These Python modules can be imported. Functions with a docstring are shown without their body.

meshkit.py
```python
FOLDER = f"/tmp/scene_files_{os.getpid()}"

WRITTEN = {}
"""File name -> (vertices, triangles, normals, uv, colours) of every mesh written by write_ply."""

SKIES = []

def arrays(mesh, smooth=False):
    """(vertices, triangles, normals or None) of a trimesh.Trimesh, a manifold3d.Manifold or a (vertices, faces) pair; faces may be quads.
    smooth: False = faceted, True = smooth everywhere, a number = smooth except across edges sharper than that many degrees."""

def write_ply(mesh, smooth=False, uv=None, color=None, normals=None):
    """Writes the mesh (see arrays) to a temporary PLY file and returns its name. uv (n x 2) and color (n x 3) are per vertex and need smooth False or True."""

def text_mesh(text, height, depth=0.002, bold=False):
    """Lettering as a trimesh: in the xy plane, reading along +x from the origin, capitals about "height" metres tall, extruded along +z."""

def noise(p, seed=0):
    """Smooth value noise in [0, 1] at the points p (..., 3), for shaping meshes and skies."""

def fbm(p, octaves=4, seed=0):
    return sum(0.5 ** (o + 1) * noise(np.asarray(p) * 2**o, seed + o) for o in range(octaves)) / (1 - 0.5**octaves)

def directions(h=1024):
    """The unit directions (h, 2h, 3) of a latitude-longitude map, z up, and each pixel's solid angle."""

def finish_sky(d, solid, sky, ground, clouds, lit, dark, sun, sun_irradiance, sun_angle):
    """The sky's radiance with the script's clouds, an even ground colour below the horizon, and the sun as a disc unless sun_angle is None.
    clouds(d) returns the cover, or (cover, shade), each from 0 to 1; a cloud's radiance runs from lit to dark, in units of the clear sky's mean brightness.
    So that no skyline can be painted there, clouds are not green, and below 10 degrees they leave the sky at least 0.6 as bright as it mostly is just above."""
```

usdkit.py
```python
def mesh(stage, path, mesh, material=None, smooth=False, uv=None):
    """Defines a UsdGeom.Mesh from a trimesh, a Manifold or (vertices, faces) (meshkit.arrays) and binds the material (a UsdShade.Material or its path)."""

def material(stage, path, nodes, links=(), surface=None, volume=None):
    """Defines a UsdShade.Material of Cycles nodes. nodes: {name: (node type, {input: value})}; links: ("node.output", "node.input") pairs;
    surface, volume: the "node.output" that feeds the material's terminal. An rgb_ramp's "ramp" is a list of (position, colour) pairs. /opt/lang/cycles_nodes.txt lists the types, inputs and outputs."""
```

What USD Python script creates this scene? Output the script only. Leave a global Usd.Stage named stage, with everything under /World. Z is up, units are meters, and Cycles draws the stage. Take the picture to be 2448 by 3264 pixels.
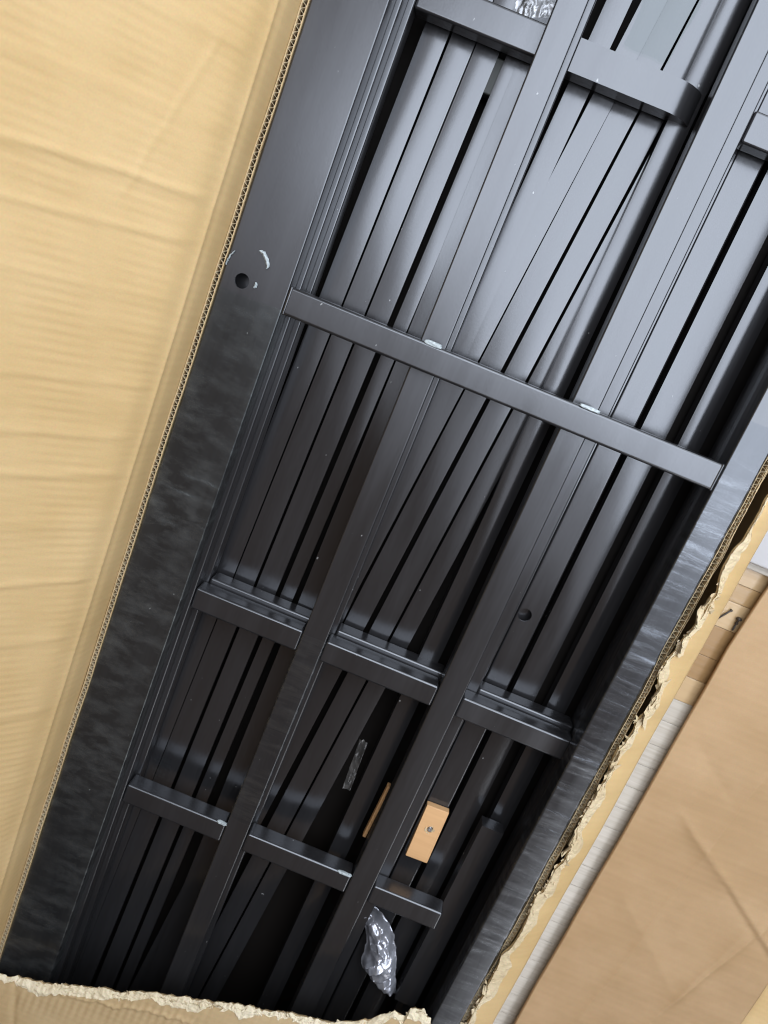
import math, random
import numpy as np, trimesh, manifold3d as m3, usdkit, meshkit
from pxr import Usd, UsdGeom, UsdLux, Gf, Sdf
from shapely.geometry import Polygon

stage = Usd.Stage.CreateInMemory()
UsdGeom.SetStageUpAxis(stage, 'Z'); UsdGeom.SetStageMetersPerUnit(stage, 1.0)
UsdGeom.Xform.Define(stage, '/World'); UsdGeom.Scope.Define(stage, '/World/Looks')
rnd = random.Random(7); NR = np.random.default_rng(7)

# ------------------------------------------------------------------ camera (hand-held phone above the open box, 15 degrees off the vertical)
CAM_H = 0.75
RW = np.array([[.92469288, -.38071389, 0], [.36814401, .89416266, .25483943], [-.09702091, -.2356482, .96698339]])   # camera axes in the world
cam = UsdGeom.Camera.Define(stage, '/World/camera')
M = Gf.Matrix4d(1)
for i in range(3):
    M.SetRow(i, Gf.Vec4d(*map(float, RW[:, i]), 0))
M.SetRow(3, Gf.Vec4d(0, 0, CAM_H, 1))
cam.AddTransformOp().Set(M)
cam.CreateHorizontalApertureAttr(25.97); cam.CreateFocalLengthAttr(26.0)
cam.CreateFStopAttr(5.5); cam.CreateFocusDistanceAttr(0.79); cam.CreateExposureAttr(0.0)

# ------------------------------------------------------------------ light: a big bright window pane high above the far end, a dim warm room
def rect(name, pos, aim, w, h, rad, col, roll=0.0):
    l = UsdLux.RectLight.Define(stage, '/World/' + name)
    p, t = np.array(pos, float), np.array(aim, float)
    z = (p - t) / np.linalg.norm(p - t)
    up = np.array([math.sin(math.radians(roll)), math.cos(math.radians(roll)), 0.0]) if abs(z[2]) > .2 else np.array([0, 0, 1.0])
    x = np.cross(up, z); x /= np.linalg.norm(x); y = np.cross(z, x)
    m = Gf.Matrix4d(1)
    for i, a in enumerate((x, y, z)):
        m.SetRow(i, Gf.Vec4d(*map(float, a), 0))
    m.SetRow(3, Gf.Vec4d(*map(float, p), 1))
    l.AddTransformOp().Set(m)
    l.CreateWidthAttr(w); l.CreateHeightAttr(h); l.CreateIntensityAttr(rad); l.CreateColorAttr(Gf.Vec3f(*col))
    return l
rect('window_light', (0.66, 0.59, 1.5), (0.66, 0.59, 0), 1.98, 1.52, 5.6, (.79, .875, 1.0), 22)
rect('curtain_light', (0.54, 0.56, 1.55), (0.54, 0.56, 0), 2.7, 2.15, 1.2, (.83, .89, 1.0), 22)
rect('ceiling_light', (-0.3, -0.6, 2.6), (-.3, -.6, 0), 4.5, 4.5, 0.13, (1.0, .66, .42), 22)
rect('far_window_light', (0.9, 2.8, 1.55), (0.1, -.2, 0), 2.4, 2.5, 3.2, (.84, .91, 1.0), 0)
rect('side_window_light', (1.55, -2.0, 1.5), (1.55, -2.0, 0), 1.0, 1.4, 5.0, (.96, .97, 1.0), 0)

# ------------------------------------------------------------------ materials
LK = '/World/Looks/'
def mat(name, nodes, links, surface='p.BSDF'):
    return usdkit.material(stage, LK + name, nodes, links, surface=surface)

def metal_mat(name, base, rough, rv, spec_ior=1.78):
    return mat(name, {
        'tc': ('texture_coordinate', {}), 'oi': ('object_info', {}),
        'mp': ('mapping', {'scale': (1, .12, 1)}), 'mp2': ('mapping', {'scale': (1, .55, 1)}),
        'n1': ('noise_texture', {'scale': 26, 'detail': 5, 'roughness': .6}),
        'n2': ('noise_texture', {'scale': 420, 'detail': 2}),
        'n3': ('noise_texture', {'scale': 210, 'detail': 1.5, 'roughness': .4}),
        'rr': ('map_range', {'from_min': .3, 'from_max': .7, 'to_min': rough, 'to_max': rough + rv}),
        'sp': ('rgb_ramp', {'ramp': [(0, (0, 0, 0)), (.79, (0, 0, 0)), (.83, (1, 1, 1)), (1, (1, 1, 1))]}),
        'c': ('mix', {'color1': base, 'color2': tuple(b * 1.7 + .004 for b in base)}),
        'd': ('mix', {'color2': (.28, .28, .27)}),
        'b': ('bump', {'strength': .03, 'distance': .0006}),
        'p': ('principled_bsdf', {'ior': spec_ior, 'specular_ior_level': .5, 'specular_tint': (.95, .962, 1.0)}),
    }, [('tc.object', 'mp.vector'), ('mp.vector', 'n1.vector'), ('tc.object', 'n2.vector'), ('tc.object', 'mp2.vector'), ('mp2.vector', 'n3.vector'),
        ('n1.fac', 'rr.value'), ('rr.result', 'p.roughness'), ('n1.fac', 'c.fac'), ('c.color', 'd.color1'), ('n3.fac', 'sp.fac'), ('sp.color', 'd.fac'),
        ('d.color', 'p.base_color'), ('n2.fac', 'b.height'), ('b.normal', 'p.normal')])
METAL = metal_mat('black_satin_metal', (.012, .0115, .012), .17, .13)
METAL2 = metal_mat('black_satin_metal_slat', (.012, .0115, .012), .14, .12)
CAP = mat('black_plastic', {'p': ('principled_bsdf', {'base_color': (.02, .022, .018), 'roughness': .55})}, [])

def card_mat(name, c1, c2, c3, band=120.0):
    return mat(name, {
        'g': ('geometry', {}), 'm1': ('mapping', {'scale': (2, 34, 2)}), 'm2': ('mapping', {'scale': (1, 1, 1)}),
        'n1': ('noise_texture', {'scale': 2.2, 'detail': 5, 'roughness': .62}), 'n2': ('noise_texture', {'scale': 9, 'detail': 5, 'roughness': .6}),
        'n3': ('noise_texture', {'scale': 650, 'detail': 3, 'roughness': .7}),
        'w': ('wave_texture', {'bands_direction': 'y', 'scale': band / 3.14, 'distortion': .25, 'detail': 1}),
        'a': ('mix', {'color1': c1, 'color2': c2}), 'a2': ('mix', {'fac': .2, 'color2': c3}), 'rf': ('map_range', {'from_min': .4, 'from_max': .75, 'to_min': 0, 'to_max': .7, 'clamp': True}),
        'f': ('mix', {'mix_type': 'multiply', 'fac': .3}), 'h': ('math', {'math_type': 'multiply_add', 'value2': .35}),
        'b': ('bump', {'strength': .22, 'distance': .0012}),
        'p': ('principled_bsdf', {'roughness': .62, 'specular_ior_level': .35}),
    }, [('g.position', 'm1.vector'), ('m1.vector', 'n1.vector'), ('g.position', 'n2.vector'), ('g.position', 'n3.vector'), ('g.position', 'w.vector'),
        ('n1.fac', 'a.fac'), ('a.color', 'a2.color1'), ('n2.fac', 'rf.value'), ('rf.result', 'a2.fac'), ('a2.color', 'f.color1'), ('n3.color', 'f.color2'), ('f.color', 'p.base_color'),
        ('w.fac', 'h.value1'), ('n2.fac', 'h.value3'), ('h.value', 'b.height'), ('b.normal', 'p.normal')])
CARD = card_mat('cardboard_inside', (.655, .44, .20), (.555, .368, .158), (.71, .50, .25))
CARD2 = card_mat('cardboard_outside', (.475, .30, .150), (.39, .245, .118), (.55, .365, .20), 90)
CARD3 = card_mat('cardboard_wall', (.56, .40, .21), (.48, .33, .165), (.62, .46, .26))
PULP = card_mat('torn_paper', (.68, .53, .32), (.50, .37, .20), (.80, .69, .48), 300)
PULP2 = card_mat('torn_paper_pale', (.80, .69, .48), (.68, .55, .35), (.86, .78, .60), 300)
FLUTE = card_mat('fluting_paper', (.50, .40, .25), (.40, .31, .19), (.56, .46, .30), 300)

def plank_mat(name, c1, c2, rough=.2, gr=70):
    return mat(name, {
        'g': ('geometry', {}), 'm': ('mapping', {'scale': (2.0, gr, 1)}), 'oi': ('object_info', {}),
        'n': ('noise_texture', {'scale': 3, 'detail': 6, 'roughness': .65, 'distortion': .4}),
        'c': ('mix', {'color1': c1, 'color2': c2}), 'b': ('bump', {'strength': .5, 'distance': .0006}),
        'p': ('principled_bsdf', {'roughness': rough, 'specular_ior_level': .6})},
        [('g.position', 'm.vector'), ('m.vector', 'n.vector'), ('n.fac', 'c.fac'), ('c.color', 'p.base_color'), ('n.fac', 'b.height'), ('b.normal', 'p.normal')])
PLANKS = [plank_mat('oak_plank_pale', (.50, .35, .19), (.40, .27, .14)), plank_mat('oak_plank_tan', (.40, .26, .12), (.32, .20, .09)),
          plank_mat('oak_plank_brown', (.33, .20, .09), (.26, .155, .065)), plank_mat('oak_plank_grey', (.58, .53, .46), (.27, .23, .17), .3, 110)]
SUB = mat('subfloor', {'p': ('principled_bsdf', {'base_color': (.05, .035, .02), 'roughness': .8})}, [])
WHITE = mat('white_lacquer', {'p': ('principled_bsdf', {'base_color': (.38, .365, .36), 'roughness': .4})}, [])
WOOD = plank_mat('raw_pine', (.70, .41, .19), (.50, .27, .11), .6, 40)
STEEL = mat('dull_steel', {'p': ('principled_bsdf', {'base_color': (.45, .45, .46), 'metallic': 1.0, 'roughness': .35})}, [])
DARKSTEEL = mat('black_screw', {'p': ('principled_bsdf', {'base_color': (.03, .02, .014), 'roughness': .4})}, [])
FOAM = mat('white_foam', {'n': ('noise_texture', {'scale': 400}), 'c': ('mix', {'color1': (.10, .12, .125), 'color2': (.62, .67, .67)}),
                         'p': ('principled_bsdf', {'roughness': .35})}, [('n.fac', 'c.fac'), ('c.color', 'p.base_color')])

def film_mat(name, tint, gcol, lo, hi, rough, sc=(30, 160, 30), bump=.5, diff=(.16, .18, .17), dif=.2, fade=(9.0, 8.0), n2s=14, dist=.6):
    """clear packing film: mostly see-through, with a cloudy, streaky sheen"""
    return mat(name, {
        'g': ('geometry', {}), 'm': ('mapping', {'scale': sc}), 'n': ('noise_texture', {'scale': 1, 'detail': 4, 'roughness': .6, 'distortion': dist}),
        'n2': ('noise_texture', {'scale': n2s, 'detail': 4}), 'sx': ('separate_xyz', {}), 'fd': ('map_range', {'from_min': fade[0], 'from_max': fade[1], 'to_min': 0, 'to_max': 1, 'clamp': True}), 'm3': ('math', {'math_type': 'multiply'}),
        'r': ('map_range', {'from_min': .42, 'from_max': .72, 'to_min': lo, 'to_max': hi, 'clamp': True}),
        'mm': ('math', {'math_type': 'multiply'}), 'r2': ('map_range', {'from_min': .3, 'from_max': .62, 'to_min': .35, 'to_max': 1.25, 'clamp': True}),
        'b': ('bump', {'strength': bump, 'distance': .002}),
        't': ('transparent_bsdf', {'color': tint}), 'gl': ('glossy_bsdf', {'color': gcol, 'roughness': rough}), 'df': ('diffuse_bsdf', {'color': diff}),
        'mx0': ('mix_closure', {'fac': dif}), 'mx': ('mix_closure', {})},
        [('g.position', 'm.vector'), ('m.vector', 'n.vector'), ('g.position', 'n2.vector'), ('n.fac', 'r.value'), ('n2.fac', 'r2.value'), ('r.result', 'mm.value1'), ('r2.result', 'mm.value2'),
         ('n.fac', 'b.height'), ('b.normal', 'gl.normal'),
         ('gl.BSDF', 'mx0.closure1'), ('df.BSDF', 'mx0.closure2'), ('g.position', 'sx.vector'), ('sx.y', 'fd.value'), ('mm.value', 'm3.value1'), ('fd.result', 'm3.value2'), ('m3.value', 'mx.fac'), ('t.BSDF', 'mx.closure1'), ('mx0.closure', 'mx.closure2')], surface='mx.closure')
FILM_L = film_mat('cloudy_film', (.93, .95, .94), (.62, .68, .66), .0, .19, .34, (30, 62, 30), .25, (.20, .21, .21), .55, (.02, -.26), 11, .2)
FILM_R = film_mat('rippled_film', (.94, .95, .96), (.6, .63, .68), .01, .17, .26, (14, 90, 22), .6, fade=(.0, -.10))
FILM_S = film_mat('scrap_film', (.88, .88, .88), (.95, .95, .97), .15, .55, .28, (60, 30, 50), .35, (.3, .3, .29), .5)
BAG = film_mat('silvery_bag_film', (.6, .6, .62), (.8, .8, .86), .6, .95, .25, (60, 25, 60), .5, (.42, .42, .45), .5)

# ------------------------------------------------------------------ helpers
used = {}
def uniq(parent, name):
    k = parent + '/' + name
    used[k] = used.get(k, -1) + 1
    return name if used[k] == 0 else f'{name}_{used[k]:03d}'
def tag(prim, label=None, cat=None, group=None, kind=None):
    for k, v in (('label', label), ('category', cat), ('group', group), ('kind', kind)):
        if v: prim.SetCustomDataByKey(k, v)
def obj(name, mesh, material, parent='/World', smooth=False, **kw):
    path = parent + '/' + uniq(parent, name)
    m = usdkit.mesh(stage, path, mesh, material, smooth)
    m.CreateDoubleSidedAttr(True)
    tag(m.GetPrim(), **kw)
    return path
def thing(name, label, cat, loc=(0, 0, 0), group=None, kind=None):
    path = '/World/' + uniq('/World', name)
    x = UsdGeom.Xform.Define(stage, path); x.AddTranslateOp().Set(Gf.Vec3d(*loc))
    tag(x.GetPrim(), label, cat, group, kind)
    return path

_sph = {}
def rbox(x0, x1, y0, y1, z0, z1, r=.0018, seg=12):
    """a box with rounded edges"""
    k = (r, seg)
    if k not in _sph: _sph[k] = m3.Manifold.sphere(r, seg)
    r = min(r, (x1 - x0) * .49, (y1 - y0) * .49, (z1 - z0) * .49)
    return m3.Manifold.batch_hull([_sph[k].translate((a, b, c)) for a in (x0 + r, x1 - r) for b in (y0 + r, y1 - r) for c in (z0 + r, z1 - r)])
def tm(man):
    mm = man.to_mesh()
    return trimesh.Trimesh(mm.vert_properties[:, :3], mm.tri_verts, process=False)
def tube(x0, x1, y0, y1, z0, z1, holes=(), r=.0018):
    """rectangular hollow section along y with round holes through its top: holes = (x, y, radius)"""
    b = rbox(x0, x1, y0, y1, z0, z1, r)
    if holes:
        b = b - m3.Manifold.cube((x1 - x0 - .004, y1 - y0 - .004, z1 - z0 - .004)).translate((x0 + .002, y0 + .002, z0 + .002))
        for hx, hy, hr in holes:
            b = b - m3.Manifold.cylinder(.02, hr, hr, 32, True).translate((hx, hy, z1))
    return tm(b)
def box(x0, x1, y0, y1, z0, z1):
    b = trimesh.creation.box((x1 - x0, y1 - y0, z1 - z0)); b.apply_translation(((x0 + x1) / 2, (y0 + y1) / 2, (z0 + z1) / 2)); return b
def grid(fn, us, vs, close=False):
    """a sheet of quads: fn(u, v) -> points"""
    U, V = np.meshgrid(us, vs, indexing='ij')
    p = fn(U, V).reshape(-1, 3)
    n, m = len(us), len(vs)
    i = (np.arange(n - 1)[:, None] * m + np.arange(m - 1)).ravel()
    return trimesh.Trimesh(p, np.vstack([np.stack([i, i + m, i + m + 1], 1), np.stack([i, i + m + 1, i + 1], 1)]), process=False)
def thick(sheet, t):
    """gives a sheet thickness t along its own normals, closed at the rim"""
    n = sheet.vertex_normals
    v = np.vstack([sheet.vertices, sheet.vertices - n * t]); k = len(sheet.vertices); f = sheet.faces
    e = np.sort(sheet.edges, axis=1); uq, inv, cnt = np.unique(e, axis=0, return_inverse=True, return_counts=True)
    rim = sheet.edges[cnt[inv.ravel()] == 1]
    side = np.vstack([np.stack([rim[:, 1], rim[:, 0], rim[:, 0] + k], 1), np.stack([rim[:, 1], rim[:, 0] + k, rim[:, 1] + k], 1)])
    return trimesh.Trimesh(v, np.vstack([f, f[:, ::-1] + k, side]), process=False)
fbm = meshkit.fbm
Y0, Y1 = -1.22, .50

# ------------------------------------------------------------------ the floor: narrow oak strips running across under the box
floor = thing('floor', 'oak strip floor seen beside the box', None, kind='structure'); stage.GetPrimAtPath(floor).ClearCustomDataByKey('category')
ZF = -.20
obj('subfloor', box(-1.6, 2.0, -2.2, 1.4, ZF - .03, ZF - .004), SUB, floor)
ys = [-.1390, -.1620, -.1860, -.2225, -.2650, -.2995]
while ys[-1] > -1.5: ys.append(ys[-1] - rnd.uniform(.033, .039))
tone = [0, 1, 0, 2, 2, 0, 3]
for i in range(len(ys) - 1):
    for j, (xa, xb) in enumerate(((-.9, .10 + rnd.uniform(0, .2)), (0, 1.5))):
        if j: xa = last
        last = xb
        k = (tone[i] if i < len(tone) else 3) if j else rnd.choice((0, 1, 2))
        obj('plank', tm(rbox(xa + .0004, xb - .0004, ys[i + 1] + .0002, ys[i] - .0002, ZF - .012, ZF + rnd.uniform(-.0002, .0002), .0006, 6)), PLANKS[k], floor)
wp = thing('white_panel', 'white board with a thin grey lip standing on the floor by the box', 'panel')
obj('board', tm(rbox(.36, 1.1, -.1275, .6, ZF + .004, ZF + .03, .002, 8)), WHITE, wp)
obj('lip', tm(rbox(.36, 1.1, -.1385, -.1285, ZF + .001, ZF + .010, .002, 8)), PLANKS[3], wp)

# ------------------------------------------------------------------ the cardboard box
bx_ = thing('cardboard_box', 'long torn-open cardboard box packed with black metal frames', 'box')
ZB = -.155
obj('base', box(-.245, .335, Y0 - .1, Y1 + .1, ZB - .01, ZB), CARD3, bx_)
obj('end_wall', box(-.24, .335, Y0 - .06, Y0 - .05, ZB, .02), CARD3, bx_)
obj('end_wall', box(-.24, .335, Y1 + .05, Y1 + .06, ZB, -.02), CARD3, bx_)

def corrugated(x0, t, y0, y1, ztop, depth, rough, seed, name='inner_wall'):
    """a wall of corrugated board standing on edge: two liners and the waved paper between them, seen end-on from above"""
    lam = .0066; n = int((y1 - y0) / lam * 8); ys_ = np.linspace(y0, y1, n)
    def jig(s, amp, f=60):
        q = np.stack([ys_ * f, np.full(n, s * 7.3 + seed), np.zeros(n)], 1)
        return (fbm(q, 3, seed) - .5) * 2 * amp
    xo = jig(9, .0012 * (1 + rough), 14)
    top = ztop + jig(1, .0012 * rough, 45)
    def ribbon(cx, th, tp):
        a = np.stack([cx - th / 2, ys_, tp], 1); b = np.stack([cx + th / 2, ys_, tp], 1)
        a2, b2 = a.copy(), b.copy(); a2[:, 2] = b2[:, 2] = ztop - depth
        v = np.vstack([a2, a, b, b2]); i = np.arange(n - 1)
        f = []
        for k in range(3):
            o = k * n; f += [np.stack([o + i, o + n + i, o + n + i + 1], 1), np.stack([o + i, o + n + i + 1, o + i + 1], 1)]
        return trimesh.Trimesh(v, np.vstack(f), process=False)
    LT, FT = (.0009, .0008) if x0 < 0 else (.0005, .00045)
    p = obj(name, ribbon(x0 + xo, LT, top + jig(3, .0008 * rough, 80)), CARD3, bx_)
    ph = 2 * np.pi * ys_ / lam + jig(4, 1.0, 20)
    obj('fluting', ribbon(x0 + t / 2 + xo + np.sin(ph) * (t / 2 - .0003), FT, top - .0004 - .0010 * rough * NR.random(n)), FLUTE, p)
    obj('liner', ribbon(x0 + t + xo, LT, top + jig(5, .0010 * rough, 80) - .0005), CARD3, p)
    return p
corrugated(-.2366, .0050, Y0, Y1, .0010, .15, .3, 3)
corrugated(.3175, .0058, Y0, Y1, -.002, .145, 1.0, 11)
corrugated(.3222, .0030, Y0, Y1, -.005, .145, 1.6, 17)

# left side: the outer wall comes up out of the gap, turns over a soft crease and opens out as a wide flap rising to the left
A = math.radians(48); ca, sa = math.cos(A), math.sin(A)
def flap_fn(S, V):
    """S < 0: the strip under the crease; S > 0: the open flap"""
    y = V + 0.0 * S
    st = np.minimum(S, 0); fl = np.maximum(S, 0)
    # strip: steep, bending slightly inwards at the bottom; flap: plane at 48 degrees; a rounded join
    x = -.2372 - np.clip((st + .045) / .045, 0, 1) * .0030 - fl * ca
    z = .046 + st + fl * sa
    rd = np.exp(-(S / .015) ** 2) * .0068
    x = x - rd * .35 ; z = z - rd * .8
    bend = (fbm(np.stack([y * 5, np.zeros_like(y), np.zeros_like(y)], -1), 3, 5) - .5) * .004
    x = x + bend * .5 * np.clip(1 + S / .05, 0, 1)
    # relief of the flap, along its normal
    yy = y + .10 * fl
    d = np.zeros_like(y); on = np.clip((fl - .004) / .02, 0, 1)
    for yc, w, a, s0 in ((.018, .006, .0022, .3), (-.022, .005, .0015, .3), (.075, .008, .0008, .3), (-.075, .010, .0007, .3), (-.158, .005, .0010, .3), (-.209, .006, .0011, .3), (-.249, .005, .0014, .3), (-.30, .012, .0006, .3), (-.363, .005, .0016, .3), (-.43, .008, .001, .3), (.14, .01, .0008, .3), (-.52, .008, .0012, .3)):
        w = w * .62; q = yy - yc + .0045 * (fbm(np.stack([S * 22, np.full_like(S, yc * 40), np.zeros_like(S)], -1), 3, 2) - .5)
        d += a * np.exp(-(q / w) ** 2) - .12 * a * np.exp(-((q + 2.1 * w) / (1.7 * w)) ** 2)
    d *= .8
    d += .00042 * (fbm(np.stack([S * 5, yy * 75, np.zeros_like(S)], -1), 3, 9) - .5)
    d += .00022 * np.sin(2 * np.pi * yy / .0085) * (.3 + 1.2 * meshkit.noise(np.stack([S * 9, y * 22, np.zeros_like(S)], -1), 61))
    # the wandering pressed line
    sl = .052 + (.10 - yy) * .30 + .004 * (fbm(np.stack([y * 90, y * 0, y * 0], -1), 3, 4) - .5)
    d += .0006 * np.exp(-((fl - sl) / .0025) ** 2) * (yy > .0) * (yy < .14)
    d *= on
    return np.stack([x + sa * d, y, z + ca * d], -1)
us = np.concatenate([np.linspace(-.11, -.0178, 24), np.linspace(-.0165, .0195, 31), np.linspace(.0205, .30, 110)])
obj('side_flap', thick(grid(flap_fn, us, np.linspace(Y0, .34, 560)), -.004), CARD, bx_, True)

# right side: the outer wall, its top torn ragged, flaring outwards and down
def torn_x(y):
    return .3268 + .006 * (meshkit.noise(np.stack([y * 33, y * 0, y * 0], -1), 9) - .5) + .0085 * (meshkit.noise(np.stack([y * 17, y * 0, y * 0], -1), 3) - .5) + .004 * (meshkit.noise(np.stack([y * 70, y * 0, y * 0], -1), 5) - .5) + np.clip((y + .22) / .35, 0, 1) * .006 - np.clip((-y - .53) / .05, 0, 1) * .0035
def outer_fn(U, V):
    tx = torn_x(V)
    x = tx + (0.3585 - tx) * np.clip(U, 0, 1) + np.clip(U - 1, 0, 9) * .0035
    z = .0035 - .0215 * np.clip(U, 0, 1) ** 1.5 - np.clip(U - 1, 0, 9) * .05 + .0010 * (fbm(np.stack([U * 2, V * 40, V * 0], -1), 3, 8) - .5)
    x = x + .0035 * (meshkit.noise(np.stack([V * 9, V * 0, V * 0], -1), 13) - .5) * np.clip(U, 0, 1)
    return np.stack([x, V, z], -1)
OW = obj('outer_wall', thick(grid(outer_fn, np.array([0, .1, .2, .35, .5, .65, .8, .92, 1, 1.15, 1.6, 2.5, 4.9]), np.linspace(-1.1, Y1, 500)), .002), CARD, bx_, 50)

PR = obj('torn_ply', grid(lambda U, V: outer_fn(U * (.05 + .42 * meshkit.noise(np.stack([V * 45, V * 0, V * 0], -1), 51)) - .02, V) + np.stack([U * 0 + .0016 * (fbm(np.stack([U * 5, V * 160, U * 0], -1), 3, 3) - .5), V * 0, .0012 + .0034 * (fbm(np.stack([U * 6, V * 220, U * 0], -1), 4, 4) - .35)], -1), np.linspace(0, 1, 12), np.linspace(-1.05, Y1, 1300)), PULP, OW, 50)
def shreds(path_fn, ts, size, seed, out=1.0):
    """ragged paper shreds along a torn edge: path_fn(t) -> point, outward dir"""
    r = np.random.default_rng(seed); V, F = [], []
    for t in ts:
        p, o = path_fn(t); o = np.array(o, float); o /= np.linalg.norm(o)
        s = size * r.uniform(.35, 1.25); up = np.array([0, 0, 1.0]); al = np.cross(up, o); al /= np.linalg.norm(al)
        m = r.integers(6, 9); ang = np.sort(r.uniform(0, 2 * np.pi, m)); c = np.array(p) + o * r.normal(0, .35) * size * out + up * r.uniform(0, .3) * size
        tilt = r.normal(0, .55); tl2 = r.normal(0, .5)
        ring = []
        for a in ang:
            rr = s * r.uniform(.45, 1.0)
            q = al * math.cos(a) * rr * 1.2 + o * math.sin(a) * rr
            ring.append(c + q + up * (math.cos(a) * tilt + math.sin(a) * tl2) * rr + up * r.normal(0, .12) * s)
        k = len(V); V.append(c + up * s * r.uniform(.05, .35)); V += ring; V.append(c - up * s * .2)
        for i in range(m):
            F.append((k, k + 1 + i, k + 1 + (i + 1) % m)); F.append((k + m + 1, k + 1 + (i + 1) % m, k + 1 + i))
    return trimesh.Trimesh(np.array(V), np.array(F), process=False)
def rp(t):
    y = -1.05 + 1.3 * t
    return (float(torn_x(np.array([y]))[0]) + .001, y, .0030), (1, 0, 0)
ts = [t for t in np.linspace(0, 1, 640) if meshkit.noise(np.array([[t * 17.5, 3.1, 0]]), 21)[0] > .55]
obj('torn_edge', shreds(rp, ts[::2], .0044, 5, 1.1), PULP, OW, kind='stuff')
# bigger curled shreds of liner hanging over the gap
def curl(x, y, w, l, ang, seed):
    def fn(U, V):
        a = V * 1.9
        px = l * np.sin(a) / 1.9 ; pz = l * (1 - np.cos(a)) / 1.9
        wob = (fbm(np.stack([U * 3, V * 3, U * 0 + seed], -1), 3, seed) - .5) * .004
        uu = (U - .5) * w * (1 - .55 * V + .5 * (meshkit.noise(np.stack([V * 4, U * 0 + seed, U * 0], -1), seed) - .5))
        c, s = math.cos(ang), math.sin(ang)
        return np.stack([x + px * c - uu * s, y + px * s + uu * c, .003 + pz + wob], -1)
    return thick(grid(fn, np.linspace(0, 1, 9), np.linspace(0, 1, 12)), .0005)
cur = [curl(.3335 if y > -.3 else .329, y, w, l, a, i) for i, (y, w, l, a) in enumerate(((-.155, .030, .013, 3.0), (-.172, .026, .016, 3.5), (-.19, .020, .012, 2.9), (-.208, .022, .015, 3.3), (-.262, .030, .014, 3.0), (-.292, .026, .012, 3.4), (-.345, .02, .01, 3.1), (-.365, .022, .012, 2.8), (-.392, .024, .014, 3.3), (-.452, .026, .015, 3.2), (-.47, .022, .012, 2.8)))]
for c_ in cur: obj('torn_liner', c_, PULP, OW, 40)

# bottom of the picture: what is left of the box's top, torn across
TORN = np.array([(-.30, -.93), (-.2146, -.9097), (-.1857, -.9002), (-.1596, -.8942), (-.114, -.8752), (-.0778, -.8662), (-.0477, -.8499), (-.0097, -.8406), (.0782, -.8105), (.1745, -.7850), (.2073, -.7600), (.2302, -.7370), (.2441, -.7420), (.2452, -.7270), (.2588, -.7198), (.2720, -.7300), (.285, -.775), (.30, -.80)])
def torn_y(x):
    return np.interp(x, TORN[:, 0], TORN[:, 1]) + .004 * (meshkit.noise(np.stack([x * 120, x * 0, x * 0], -1), 31) - .5) + .003 * (meshkit.noise(np.stack([x * 300, x * 0, x * 0], -1), 33) - .5)
def top_fn(U, V):
    y = torn_y(U) - V
    cr = np.exp(-((V - .028) / .02) ** 2) * np.clip((U + .21) / .03, 0, 1) * np.clip((.05 - U) / .06, 0, 1)
    z = .030 - .004 * np.exp(-V / .006) + cr * .0005 * np.sin(2 * np.pi * (U + .06 * V) / .0092) + .003 * (fbm(np.stack([U * 18, V * 18, U * 0], -1), 3, 3) - .5) + .02 * V
    z = z - .0016 * np.exp(-((U + .196 - .2 * V) / .004) ** 2) + .0014 * np.exp(-((V - .010 - .12 * (U + .15)) / .003) ** 2) * (U < .02)
    return np.stack([U, y, z], -1)
TP = obj('top_panel', thick(grid(top_fn, np.linspace(-.30, .30, 420), np.concatenate([np.linspace(0, .09, 60), np.linspace(.1, .45, 12)])), -.004), CARD3, bx_, 50)
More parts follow.
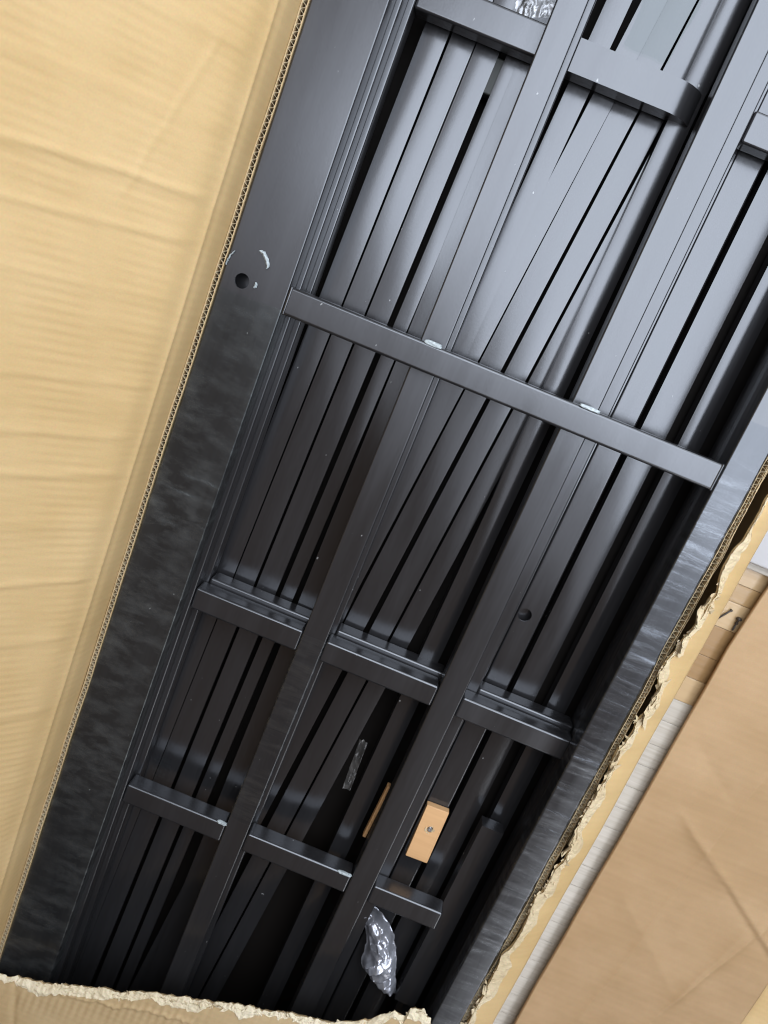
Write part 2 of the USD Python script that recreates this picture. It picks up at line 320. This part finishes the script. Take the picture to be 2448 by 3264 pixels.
obj('torn_ply', grid(lambda U, V: top_fn(U, .011 * V * (.2 + 1.6 * meshkit.noise(np.stack([U * 55, U * 0, U * 0], -1), 52)) - .0005) + np.stack([U * 0, .002 * (fbm(np.stack([U * 260, V * 3, U * 0], -1), 3, 3) - .5), .0006 + .0040 * (fbm(np.stack([U * 210, V * 5, U * 0], -1), 4, 4) - .35)], -1), np.linspace(-.30, .30, 900), np.linspace(0, 1, 12)), PULP2, TP, 50)
def tpth(t):
    x = -.28 + .575 * t
    return (x, float(torn_y(np.array([x]))[0]) - .004, .0275), (0, 1, 0)
obj('torn_edge', shreds(tpth, np.linspace(0, 1, 300), .0040, 8, .8), PULP2, TP, kind='stuff')

# ------------------------------------------------------------------ right: a big loose sheet of cardboard
sh = thing('cardboard_sheet', 'big creased brown cardboard sheet lying at the right of the box', 'cardboard')
def sheet_fn(U, V):
    x = .4645 + .07 * np.maximum(V + .24, 0) + U * 1.0 + .003 * (meshkit.noise(np.stack([V * 6, V * 0, V * 0], -1), 41) - .5); z = -.183 + U * .02
    d = np.zeros_like(U)
    def crease(a, b, amp, w):
        a, b = np.array(a), np.array(b); t = (b - a) / np.linalg.norm(b - a); n = np.array([-t[1], t[0]])
        q = (U - a[0]) * n[0] + (V - a[1]) * n[1]; l = (U - a[0]) * t[0] + (V - a[1]) * t[1]; L = np.linalg.norm(b - a)
        q = q + .006 * (fbm(np.stack([l * 16, l * 0, l * 0], -1), 3, 7) - .5)
        return amp * np.exp(-np.abs(q) / w) * np.clip((l + .01) / .03, 0, 1) * np.clip((L - l) / .03, 0, 1)
    Uf, Vf = U, V; U, V = U / 1.24, V / 1.24
    d += crease((.045, -.385), (.25, -.52), .0048, .008)
    d -= crease((.12, -.44), (.27, -.545), .0036, .007)
    d += crease((.225, -.22), (.11, -.75), .0030, .010)
    d += crease((.10, -.30), (.06, -.70), .0022, .008)
    d += crease((.20, -.42), (.14, -.62), .0032, .007)
    d += crease((.16, -.20), (.20, -.40), .0016, .009) + crease((.03, -.50), (.15, -.60), .0013, .008) - crease((.02, -.30), (.10, -.36), .0012, .008)
    d += .009 * (fbm(np.stack([U * 7, V * 5, U * 0], -1), 3, 12) - .5) + .0009 * (fbm(np.stack([U * 40, V * 40, U * 0], -1), 3, 15) - .5)
    return np.stack([x, Vf, z + d * 1.2], -1)
obj('panel', thick(grid(sheet_fn, np.linspace(0, .276, 130), np.linspace(-1.25, .27, 420)), .004), CARD2, sh, True)
obj('folded_flap', thick(grid(lambda U, V: np.stack([.4675 + .270 + U + V * 0, V, -.1775 + U * .10 + .002 * (fbm(np.stack([U * 8, V * 8, U * 0], -1), 3, 2) - .5)], -1), np.linspace(.002, .14, 16), np.linspace(-1.25, -.40, 60)), .004), CARD, sh, True)

# ------------------------------------------------------------------ the metal frames, three stacked
def rail(path, x0, x1, z1, name='side_rail', h=.0246, holes=(), y0=Y0, y1=Y1):
    return obj(name, tube(x0, x1, y0, y1, z1 - h, z1, holes), METAL, path, 32)
def cross(path, x0, x1, y0, y1, z1, h=.0246, r=.0028):
    return obj('crossbar', tm(rbox(x0, x1, y0, y1, z1 - h, z1, r, 24)), METAL, path, 32)
G = 'flat black frames stacked in the box'
fa = thing('metal_frame', 'topmost black metal frame with the uncovered crossbar and a drilled wide rail', 'metal frame', group=G)
rail(fa, -.230, -.1642, 0, holes=((-.2098, -.0398, .0072),)); rail(fa, .284, .3155, 0)
cross(fa, -.1640, .2838, -.0545, -.0272, -.0006)
for xa, xb in ((-.1640, -.1612), (.2808, .2838)):                   # the weld beads at its two ends
    obj('weld', tm(rbox(xa, xb, -.0549, -.0268, -.004, .0002, .0012, 8)), METAL, fa, 32)
fb = thing('metal_frame', 'second black metal frame from the top, its two long bars over the lower crossbars', 'metal frame', group=G)
rail(fb, -.224, -.1588, -.025); rail(fb, .2895, .3150, -.025)
rail(fb, -.0315, -.0045, -.025, 'long_bar'); rail(fb, .1295, .1575, -.025, 'long_bar')
for ya, yb, xe in ((-.3905, -.3645, .2892), (-.6590, -.6330, .2465)):
    for xa, xb in ((-.1585, -.0318), (-.0042, .1292), (.1578, xe)):
        cross(fb, xa, xb, ya, yb, -.0258)
fc = thing('metal_frame', 'third black metal frame from the top, with the flat crossbar near the top edge', 'metal frame', group=G)
rail(fc, -.218, -.1526, -.050); rail(fc, .2905, .3150, -.050)
rail(fc, -.0262, .0015, -.050, 'long_bar'); rail(fc, .1335, .1745, -.050, 'long_bar', holes=())
for xa, xb in ((-.1523, -.0265), (.0018, .1332), (.1748, .2902)):
    cross(fc, xa, xb, -.3845, -.3585, -.0508)
for xa, xb, z in ((-.1523, -.0265, -.0502), (.1748, .2902, -.0502)):
    cross(fc, xa, xb, .2462, .2754, z, .024)
# its middle crossbar rolls down at the right end
prof = [(.0018, -.0502), (.085, -.0502)] + [(.098 + .032 * math.sin(a), -.0822 + .032 * math.cos(a)) for a in np.linspace(0, 1.2, 18)] + [(.1275, -.074), (.100, -.074), (.0018, -.074)]
pg = trimesh.creation.extrude_polygon(Polygon(prof), .0292, engine='earcut')
pg.vertices = np.stack([pg.vertices[:, 0], .2754 - pg.vertices[:, 2], pg.vertices[:, 1]], 1); pg.invert()
obj('crossbar', pg, METAL, fc, 40)

# ------------------------------------------------------------------ loose slats lying lengthwise below the frames
GS = 'loose flat slats under the frames'
def crowned(w, y0, y1, h, drop):
    pr = [(w * t, -drop * (2 * t - 1) ** 2) for t in np.linspace(0, 1, 15)] + [(w, -h), (0, -h)]
    pg = trimesh.creation.extrude_polygon(Polygon(pr), y1 - y0, engine='earcut')
    pg.vertices = np.stack([pg.vertices[:, 0], y1 - pg.vertices[:, 2], pg.vertices[:, 1]], 1); pg.invert()
    return pg
def slat(x, w, k, label, z=-.080, h=.014, y0=Y0, y1=Y1, r=.0022, hole=None, ref=-.05, roll=0.0, crown=None):
    if crown is None: crown = 0 if hole else rnd.uniform(.0003, .0008)
    """x = left edge at y = ref; k = drift of x per metre of y; roll leans the slat a little"""
    m = crowned(w, y0, y1, h, crown) if crown else tube(0, w, y0, y1, -h, 0, ((hole[0], hole[1], hole[2]),) if hole else (), r)
    v = m.vertices.copy()
    v[:, 2] += (v[:, 0] - w / 2) * roll
    v[:, 0] += x + k * (v[:, 1] - ref); v[:, 2] += z
    m.vertices = v
    return obj('metal_slat', m, METAL2, smooth=32, label=label, cat='slat')
C1, C2, C3 = 'between the wide left rail and the first long bar', 'between the two long bars', 'between the second long bar and the right rail'
slat(-.1500, .0248, .027, f'first black slat from the left {C1}', roll=.02, y0=-1.12)
slat(-.1232, .0242, .029, f'second black slat from the left {C1}', z=-.0805, roll=-.01, y0=-1.12)
slat(-.0966, .0238, .025, 'third black slat from the wide left rail, before the wide dark gap', roll=.015, y0=-1.12)
slat(-.0660, .0150, .027, 'narrow black slat right of the wide dark gap in the left column', z=-.078, y0=-1.12)
slat(-.0490, .0470, .010, 'flat black slat half hidden under the first long bar', z=-.0765, y0=-1.12)
slat(-.0050, .0220, .041, f'leftmost black slat {C2}', roll=.03, y0=-1.12)
slat(.0074, .0218, .087, f'second black slat from the left {C2}', z=-.0802, roll=-.02, y0=-1.12)
slat(.0313, .0240, .081, f'third black slat from the left {C2}', z=-.0798, roll=.02, y0=-1.12)
slat(.0602, .0235, .0745, f'slanting black slat running under the rounded tube {C2}', z=-.081, y0=-1.12)
slat(.0872, .0215, .075, 'lowest dark slat coming out from under the rounded tube between the two long bars', z=-.0835, y0=-1.12)
slat(.1040, .0228, .012, f'rounded dark tube lying against the left of the second long bar', z=-.068, h=.022, crown=.0016, roll=-.035, y0=-1.12)
slat(.1665, .0155, .002, f'narrow black slat close against the right of the second long bar', z=-.0800, y0=-1.12)
slat(.1824, .0285, .000, 'wide black slat with a round drilled hole, right of the second long bar', z=-.0800, hole=(.0095, -.2675, .0078), roll=.0, y0=-1.12)
slat(.2170, .0280, -.001, 'plain black slat with dark gaps on both sides, near the right rail', z=-.0800, roll=-.02, y0=-1.12)
slat(.2600, .0235, -.004, f'rounded black slat in the shade next to the right rail', z=-.080, h=.02, crown=.0022, roll=-.05, y0=-1.12)
slat(.2485, .0270, 0, f'short dark tube at the end of the lowest crossbar by the right rail', z=-.052, h=.02, y0=-.80, y1=-.52, r=.003)

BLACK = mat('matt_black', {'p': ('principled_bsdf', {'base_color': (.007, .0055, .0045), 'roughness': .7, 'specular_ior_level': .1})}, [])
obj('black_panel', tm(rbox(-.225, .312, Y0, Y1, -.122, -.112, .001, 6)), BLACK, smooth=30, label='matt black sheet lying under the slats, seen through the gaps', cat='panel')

# ------------------------------------------------------------------ small things
def prism(poly, z0, z1):
    m = trimesh.creation.extrude_polygon(Polygon(poly), z1 - z0, engine='earcut'); m.apply_translation((0, 0, z0)); return m
wb = thing('wood_block', 'small tan wooden block with a screw in it', 'wood block', (.1985, -.572, -.0795))
b = tm(rbox(-.0142, .0142, -.0385, .0385, 0, .0095, .0008, 6) - m3.Manifold.cylinder(.02, .0042, .0042, 20).translate((.001, .008, .003)))
b.apply_transform(trimesh.transformations.rotation_matrix(.035, (0, 0, 1))); obj('block', b, WOOD, wb, 30)
sc = trimesh.creation.revolve([(0, .0045), (.0012, .0045), (.0036, .0072), (.0036, .0078), (.0026, .0092), (.0008, .0092), (.0008, .0080), (0, .0080)], sections=20); sc.apply_translation((.0003, .008, .0014)); obj('screw', sc, STEEL, wb, 30)
rag = shreds(lambda t: ((.0003 + .0045 * math.cos(t * 6.28), .008 + .0055 * math.sin(t * 6.28), .0092), (math.cos(t * 6.28), math.sin(t * 6.28), 0)), np.linspace(0, 1, 14), .0018, 4)
obj('splinters', rag, PULP, wb)
st = tm(rbox(-.0021, .0021, -.0385, .0385, 0, .010, .0006, 6)); st.apply_transform(trimesh.transformations.rotation_matrix(-.03, (0, 0, 1))); st.apply_translation((.1300, -.5665, -.074))
obj('wood_stick', st, WOOD, smooth=30, label='thin tan wooden stick beside the second long bar', cat='stick')

# crumpled bag
out = np.array([(.1642, -.6889), (.1815, -.6913), (.198, -.703), (.211, -.7145), (.220, -.728), (.227, -.7429), (.240, -.775), (.2503, -.8009), (.2417, -.8054), (.2137, -.7962), (.1928, -.7789), (.189, -.762), (.1875, -.7434), (.176, -.722), (.1624, -.7031)])
pol = Polygon(out); ring_ = np.array([pol.exterior.interpolate(t, True).coords[0] for t in np.linspace(0, 1, 120)[:-1]])
ring_ += .0050 * (np.stack([meshkit.fbm(np.column_stack([ring_ * 110, np.full(119, k)]), 3, 40 + k) for k in (0, 1)], 1) - .5)
pol = Polygon(ring_).buffer(0); pol = max(getattr(pol, 'geoms', [pol]), key=lambda g: g.area)
x0, y0, x1, y1 = pol.bounds
pts = [(x, y) for x in np.arange(x0, x1, .0011) for y in np.arange(y0, y1, .0011)]
import shapely
pts = np.array(pts); inside = shapely.contains_xy(pol.buffer(-.0004), pts[:, 0], pts[:, 1]); pts = pts[inside]
rim = np.array([pol.exterior.interpolate(t, True).coords[0] for t in np.linspace(0, 1, 260)[:-1]])
from scipy.spatial import Delaunay
ap = np.vstack([pts, rim]); dl = Delaunay(ap); cen = ap[dl.simplices].mean(1); tri = dl.simplices[shapely.contains_xy(pol, cen[:, 0], cen[:, 1])]
def ridged(p, s): return 1 - np.abs(2 * meshkit.noise(p, s) - 1)
def crump(x, y):
    a = .9; u = x * math.cos(a) + y * math.sin(a); v = -x * math.sin(a) + y * math.cos(a)
    p = np.stack([u * 40, v * 110, u * 0], 1); q = np.stack([u * 130 + 3, v * 60, u * 0], 1); r = np.stack([x * 230, y * 230, x * 0], 1)
    return .0100 * ridged(p, 3) + .0055 * ridged(q, 5) + .0006 * ridged(r, 6)
dist = np.array([pol.exterior.distance(shapely.Point(*p)) for p in ap])
zz = -.066 + crump(ap[:, 0], ap[:, 1]) * np.clip(dist / .006, .25, 1) + .010 * np.clip(dist / .02, 0, 1)
obj('plastic_bag', trimesh.Trimesh(np.column_stack([ap, zz]), tri, process=False), BAG, smooth=25, label='crumpled silvery plastic bag below the lowest crossbar', cat='plastic bag')

# films
def sleeve(name, x0, x1, ya, yb, ztop, material, label, seed, amp=.0011, fx=30, fy=110, drop=.02):
    w = x1 - x0
    prof = np.array([(-.0012, -drop), (-.0012, -.001), (-.0002, .0011)] + [(w * t, .0013) for t in np.linspace(.03, .97, 22)] + [(w + .0002, .0011), (w + .0012, -.001), (w + .0012, -drop)])
    def fn(U, V):
        i = U.astype(int); px, pz = prof[i, 0], prof[i, 1]
        top = np.clip((pz + .002) / .002, 0, 1)
        n = fbm(np.stack([px * fx, V * fy, px * 0 + seed], -1), 4, seed)
        return np.stack([x0 + px, V + .006 * (n - .5), ztop + pz + top * amp * np.clip(n * 2 - .75, 0, 2)], -1)
    return obj(name, grid(fn, np.arange(len(prof)), np.linspace(ya, yb, int((yb - ya) / .0022))), material, smooth=True, label=label, cat='plastic film')
sleeve('plastic_sleeve', -.230, -.1642, -1.0, -.052, 0, FILM_L, 'cloudy clear film wrapped over the wide left rail', 3)
sleeve('plastic_sleeve', .284, .3155, -1.0, .02, 0, FILM_R, 'rippled clear film wrapped round the narrow right rail', 5, .0014, 12, 75)
sleeve('plastic_sleeve', -.0315, -.0045, -.62, -.365, -.025, FILM_R, 'clear rippled film round the first long bar below the double crossbar', 8, .0008, 14, 90, .012)
def patch(name, cx, cy, w, l, ang, z, material, label, seed, amp=.002, cat='plastic scrap', fx=60, fy=60):
    def fn(U, V):
        c, s = math.cos(ang), math.sin(ang)
        e = .25 * (fbm(np.stack([V * 4, np.sign(U) * 3 + seed, U * 0], -1), 3, seed) - .5)
        u = U * w * (1 + e); v = V * l * (1 + .12 * (fbm(np.stack([U * 3, np.sign(V) * 5, U * 0 + seed], -1), 3, seed) - .5))
        n = ridged(np.stack([u * fx, v * fy, u * 0 + seed], -1), seed) * .6 + .4 * ridged(np.stack([u * fx * 2.3, v * fy * 2.3, u * 0], -1), seed + 1)
        return np.stack([cx + u * c - v * s, cy + u * s + v * c, z + amp * n], -1)
    return obj(name, grid(fn, np.linspace(-.5, .5, 30), np.linspace(-.5, .5, 60)), material, smooth=30, label=label, cat=cat)
patch('film_strip', .0845, -.527, .010, .072, .06, -.0785, FILM_S, 'torn grey film strip left of the thin wooden stick', 4, .0014, fx=160, fy=60)
patch('film_sheet', .066, .335, .048, .085, -.05, -.0785, FILM_L, 'thin clear film over the slats above the rolled-down crossbar', 6, .0025, 'plastic film', 90, 40)
patch('bubble_wrap', -.050, .296, .035, .032, .3, -.066, FILM_S, 'crumpled grey plastic behind the first short crossbar at the top', 7, .0028, 'plastic scrap', 150, 90)
patch('film_scrap', -.1350, -.635, .022, .032, .2, -.0785, FILM_R, 'small clinging film scrap where the left slats meet the lowest crossbar', 9, .0015, fx=180, fy=120)
# sticky tape round the drilled hole
def tape_ring(r0, r1, a0, a1, cx, cy, seed):
    def fn(U, V):
        r = r0 + (r1 - r0) * U * (1 - .6 * (2 * V - 1) ** 4) + .0012 * (fbm(np.stack([V * 12, V * 0 + seed, V * 0], -1), 3, seed) - .5); a = a0 + (a1 - a0) * V
        return np.stack([cx + r * np.cos(a), cy + r * np.sin(a) * 1.12, .0010 + .0022 * np.sin(np.pi * U) * (.5 + fbm(np.stack([V * 16, U * 2, U * 0 + seed], -1), 3, seed))], -1)
    return grid(fn, np.linspace(0, 1, 8), np.linspace(0, 1, 30))
TAPES = [(tape_ring(.0185, .0222, .35, 1.25, -.2085, -.028, 3), 'shiny white crescent of curled tape above the drilled hole in the left rail'),
         (tape_ring(.0115, .0145, -.30, .12, -.2085, -.0375, 9), 'small white fleck of tape just right of the drilled hole in the left rail'),
         (tape_ring(.0205, .0220, 2.5, 3.2, -.2075, -.030, 11), 'thin white sliver of tape between the drilled hole and the cardboard edge')]
for m_, l_ in TAPES: obj('tape_scrap', m_, FOAM, smooth=True, label=l_, cat='tape')
def foam(x, y, w, d, z, label, seed):
    m = trimesh.creation.icosphere(subdivisions=3); v = m.vertices
    v = np.sign(v) * np.abs(v) ** .6; v = v * (1 + .5 * (fbm(v * 2.2 + seed, 3, seed) - .5)[:, None])
    m.vertices = v * (w / 2, d / 2, .0022) + (x, y, z)
    obj('foam_scrap', m, FOAM, smooth=45, label=label, cat='foam scrap')
foam(-.0175, -.0264, .017, .0050, -.0015, 'white foam scrap on the top crossbar where it crosses the first long bar', 1)
foam(.1440, -.0264, .020, .0038, -.0015, 'white foam scrap on the top crossbar where it crosses the second long bar', 2)
foam(-.0375, -.6325, .012, .0035, -.0262, 'white foam scrap at the lowest crossbar left of the first long bar', 3)
foam(.1200, -.6328, .017, .0032, -.0262, 'white foam scrap at the lowest crossbar left of the second long bar', 4)
obj('end_cap', tube(-.0685, -.0505, .210, .244, -.098, -.0815), CAP, smooth=30, label='black plastic end cap in the dark gap below the first short crossbar', cat='end cap')
def bolt(name, p, q, label, head):
    p, q = np.array(p), np.array(q); d = (q - p) / np.linalg.norm(q - p)
    t = thing(name, label, 'screw', tuple(p))
    L = np.linalg.norm(q - p); Rm = trimesh.geometry.align_vectors((0, 0, 1), d)
    prof = [(0, L)] + [(.0010 + (.00035 if i % 2 else 0), L - .001 - i * (L * .6) / 16) for i in range(16)] + [(.0011, L * .3), (.0011, 0), (0, 0)]
    m = trimesh.creation.revolve(prof[::-1], sections=10); m.apply_transform(Rm); obj('shank', m, DARKSTEEL, t, 30)
    if head:
        h = trimesh.creation.revolve([(0, -.0028), (.0022, -.0026), (.0036, -.001), (.0036, .0006), (.0014, .0008), (.0014, .005), (.0022, .005), (.0022, .0068), (0, .0068)], sections=16); h.apply_transform(Rm); obj('head', h, DARKSTEEL, t, 30)
    else:
        h = trimesh.creation.revolve([(0, -.001), (.0018, -.001), (.0018, .0012), (0, .0012)], sections=12); h.apply_transform(Rm); obj('head', h, DARKSTEEL, t, 30)
bolt('screw', (.4510, -.1960, ZF + .0022), (.4390, -.2150, ZF + .0022), 'dark plain screw on the floor close to the torn box edge', False)
bolt('screw', (.4640, -.2030, ZF + .0036), (.4642, -.2200, ZF + .0024), 'dark screw with a wide head on the floor by the cardboard sheet', True)
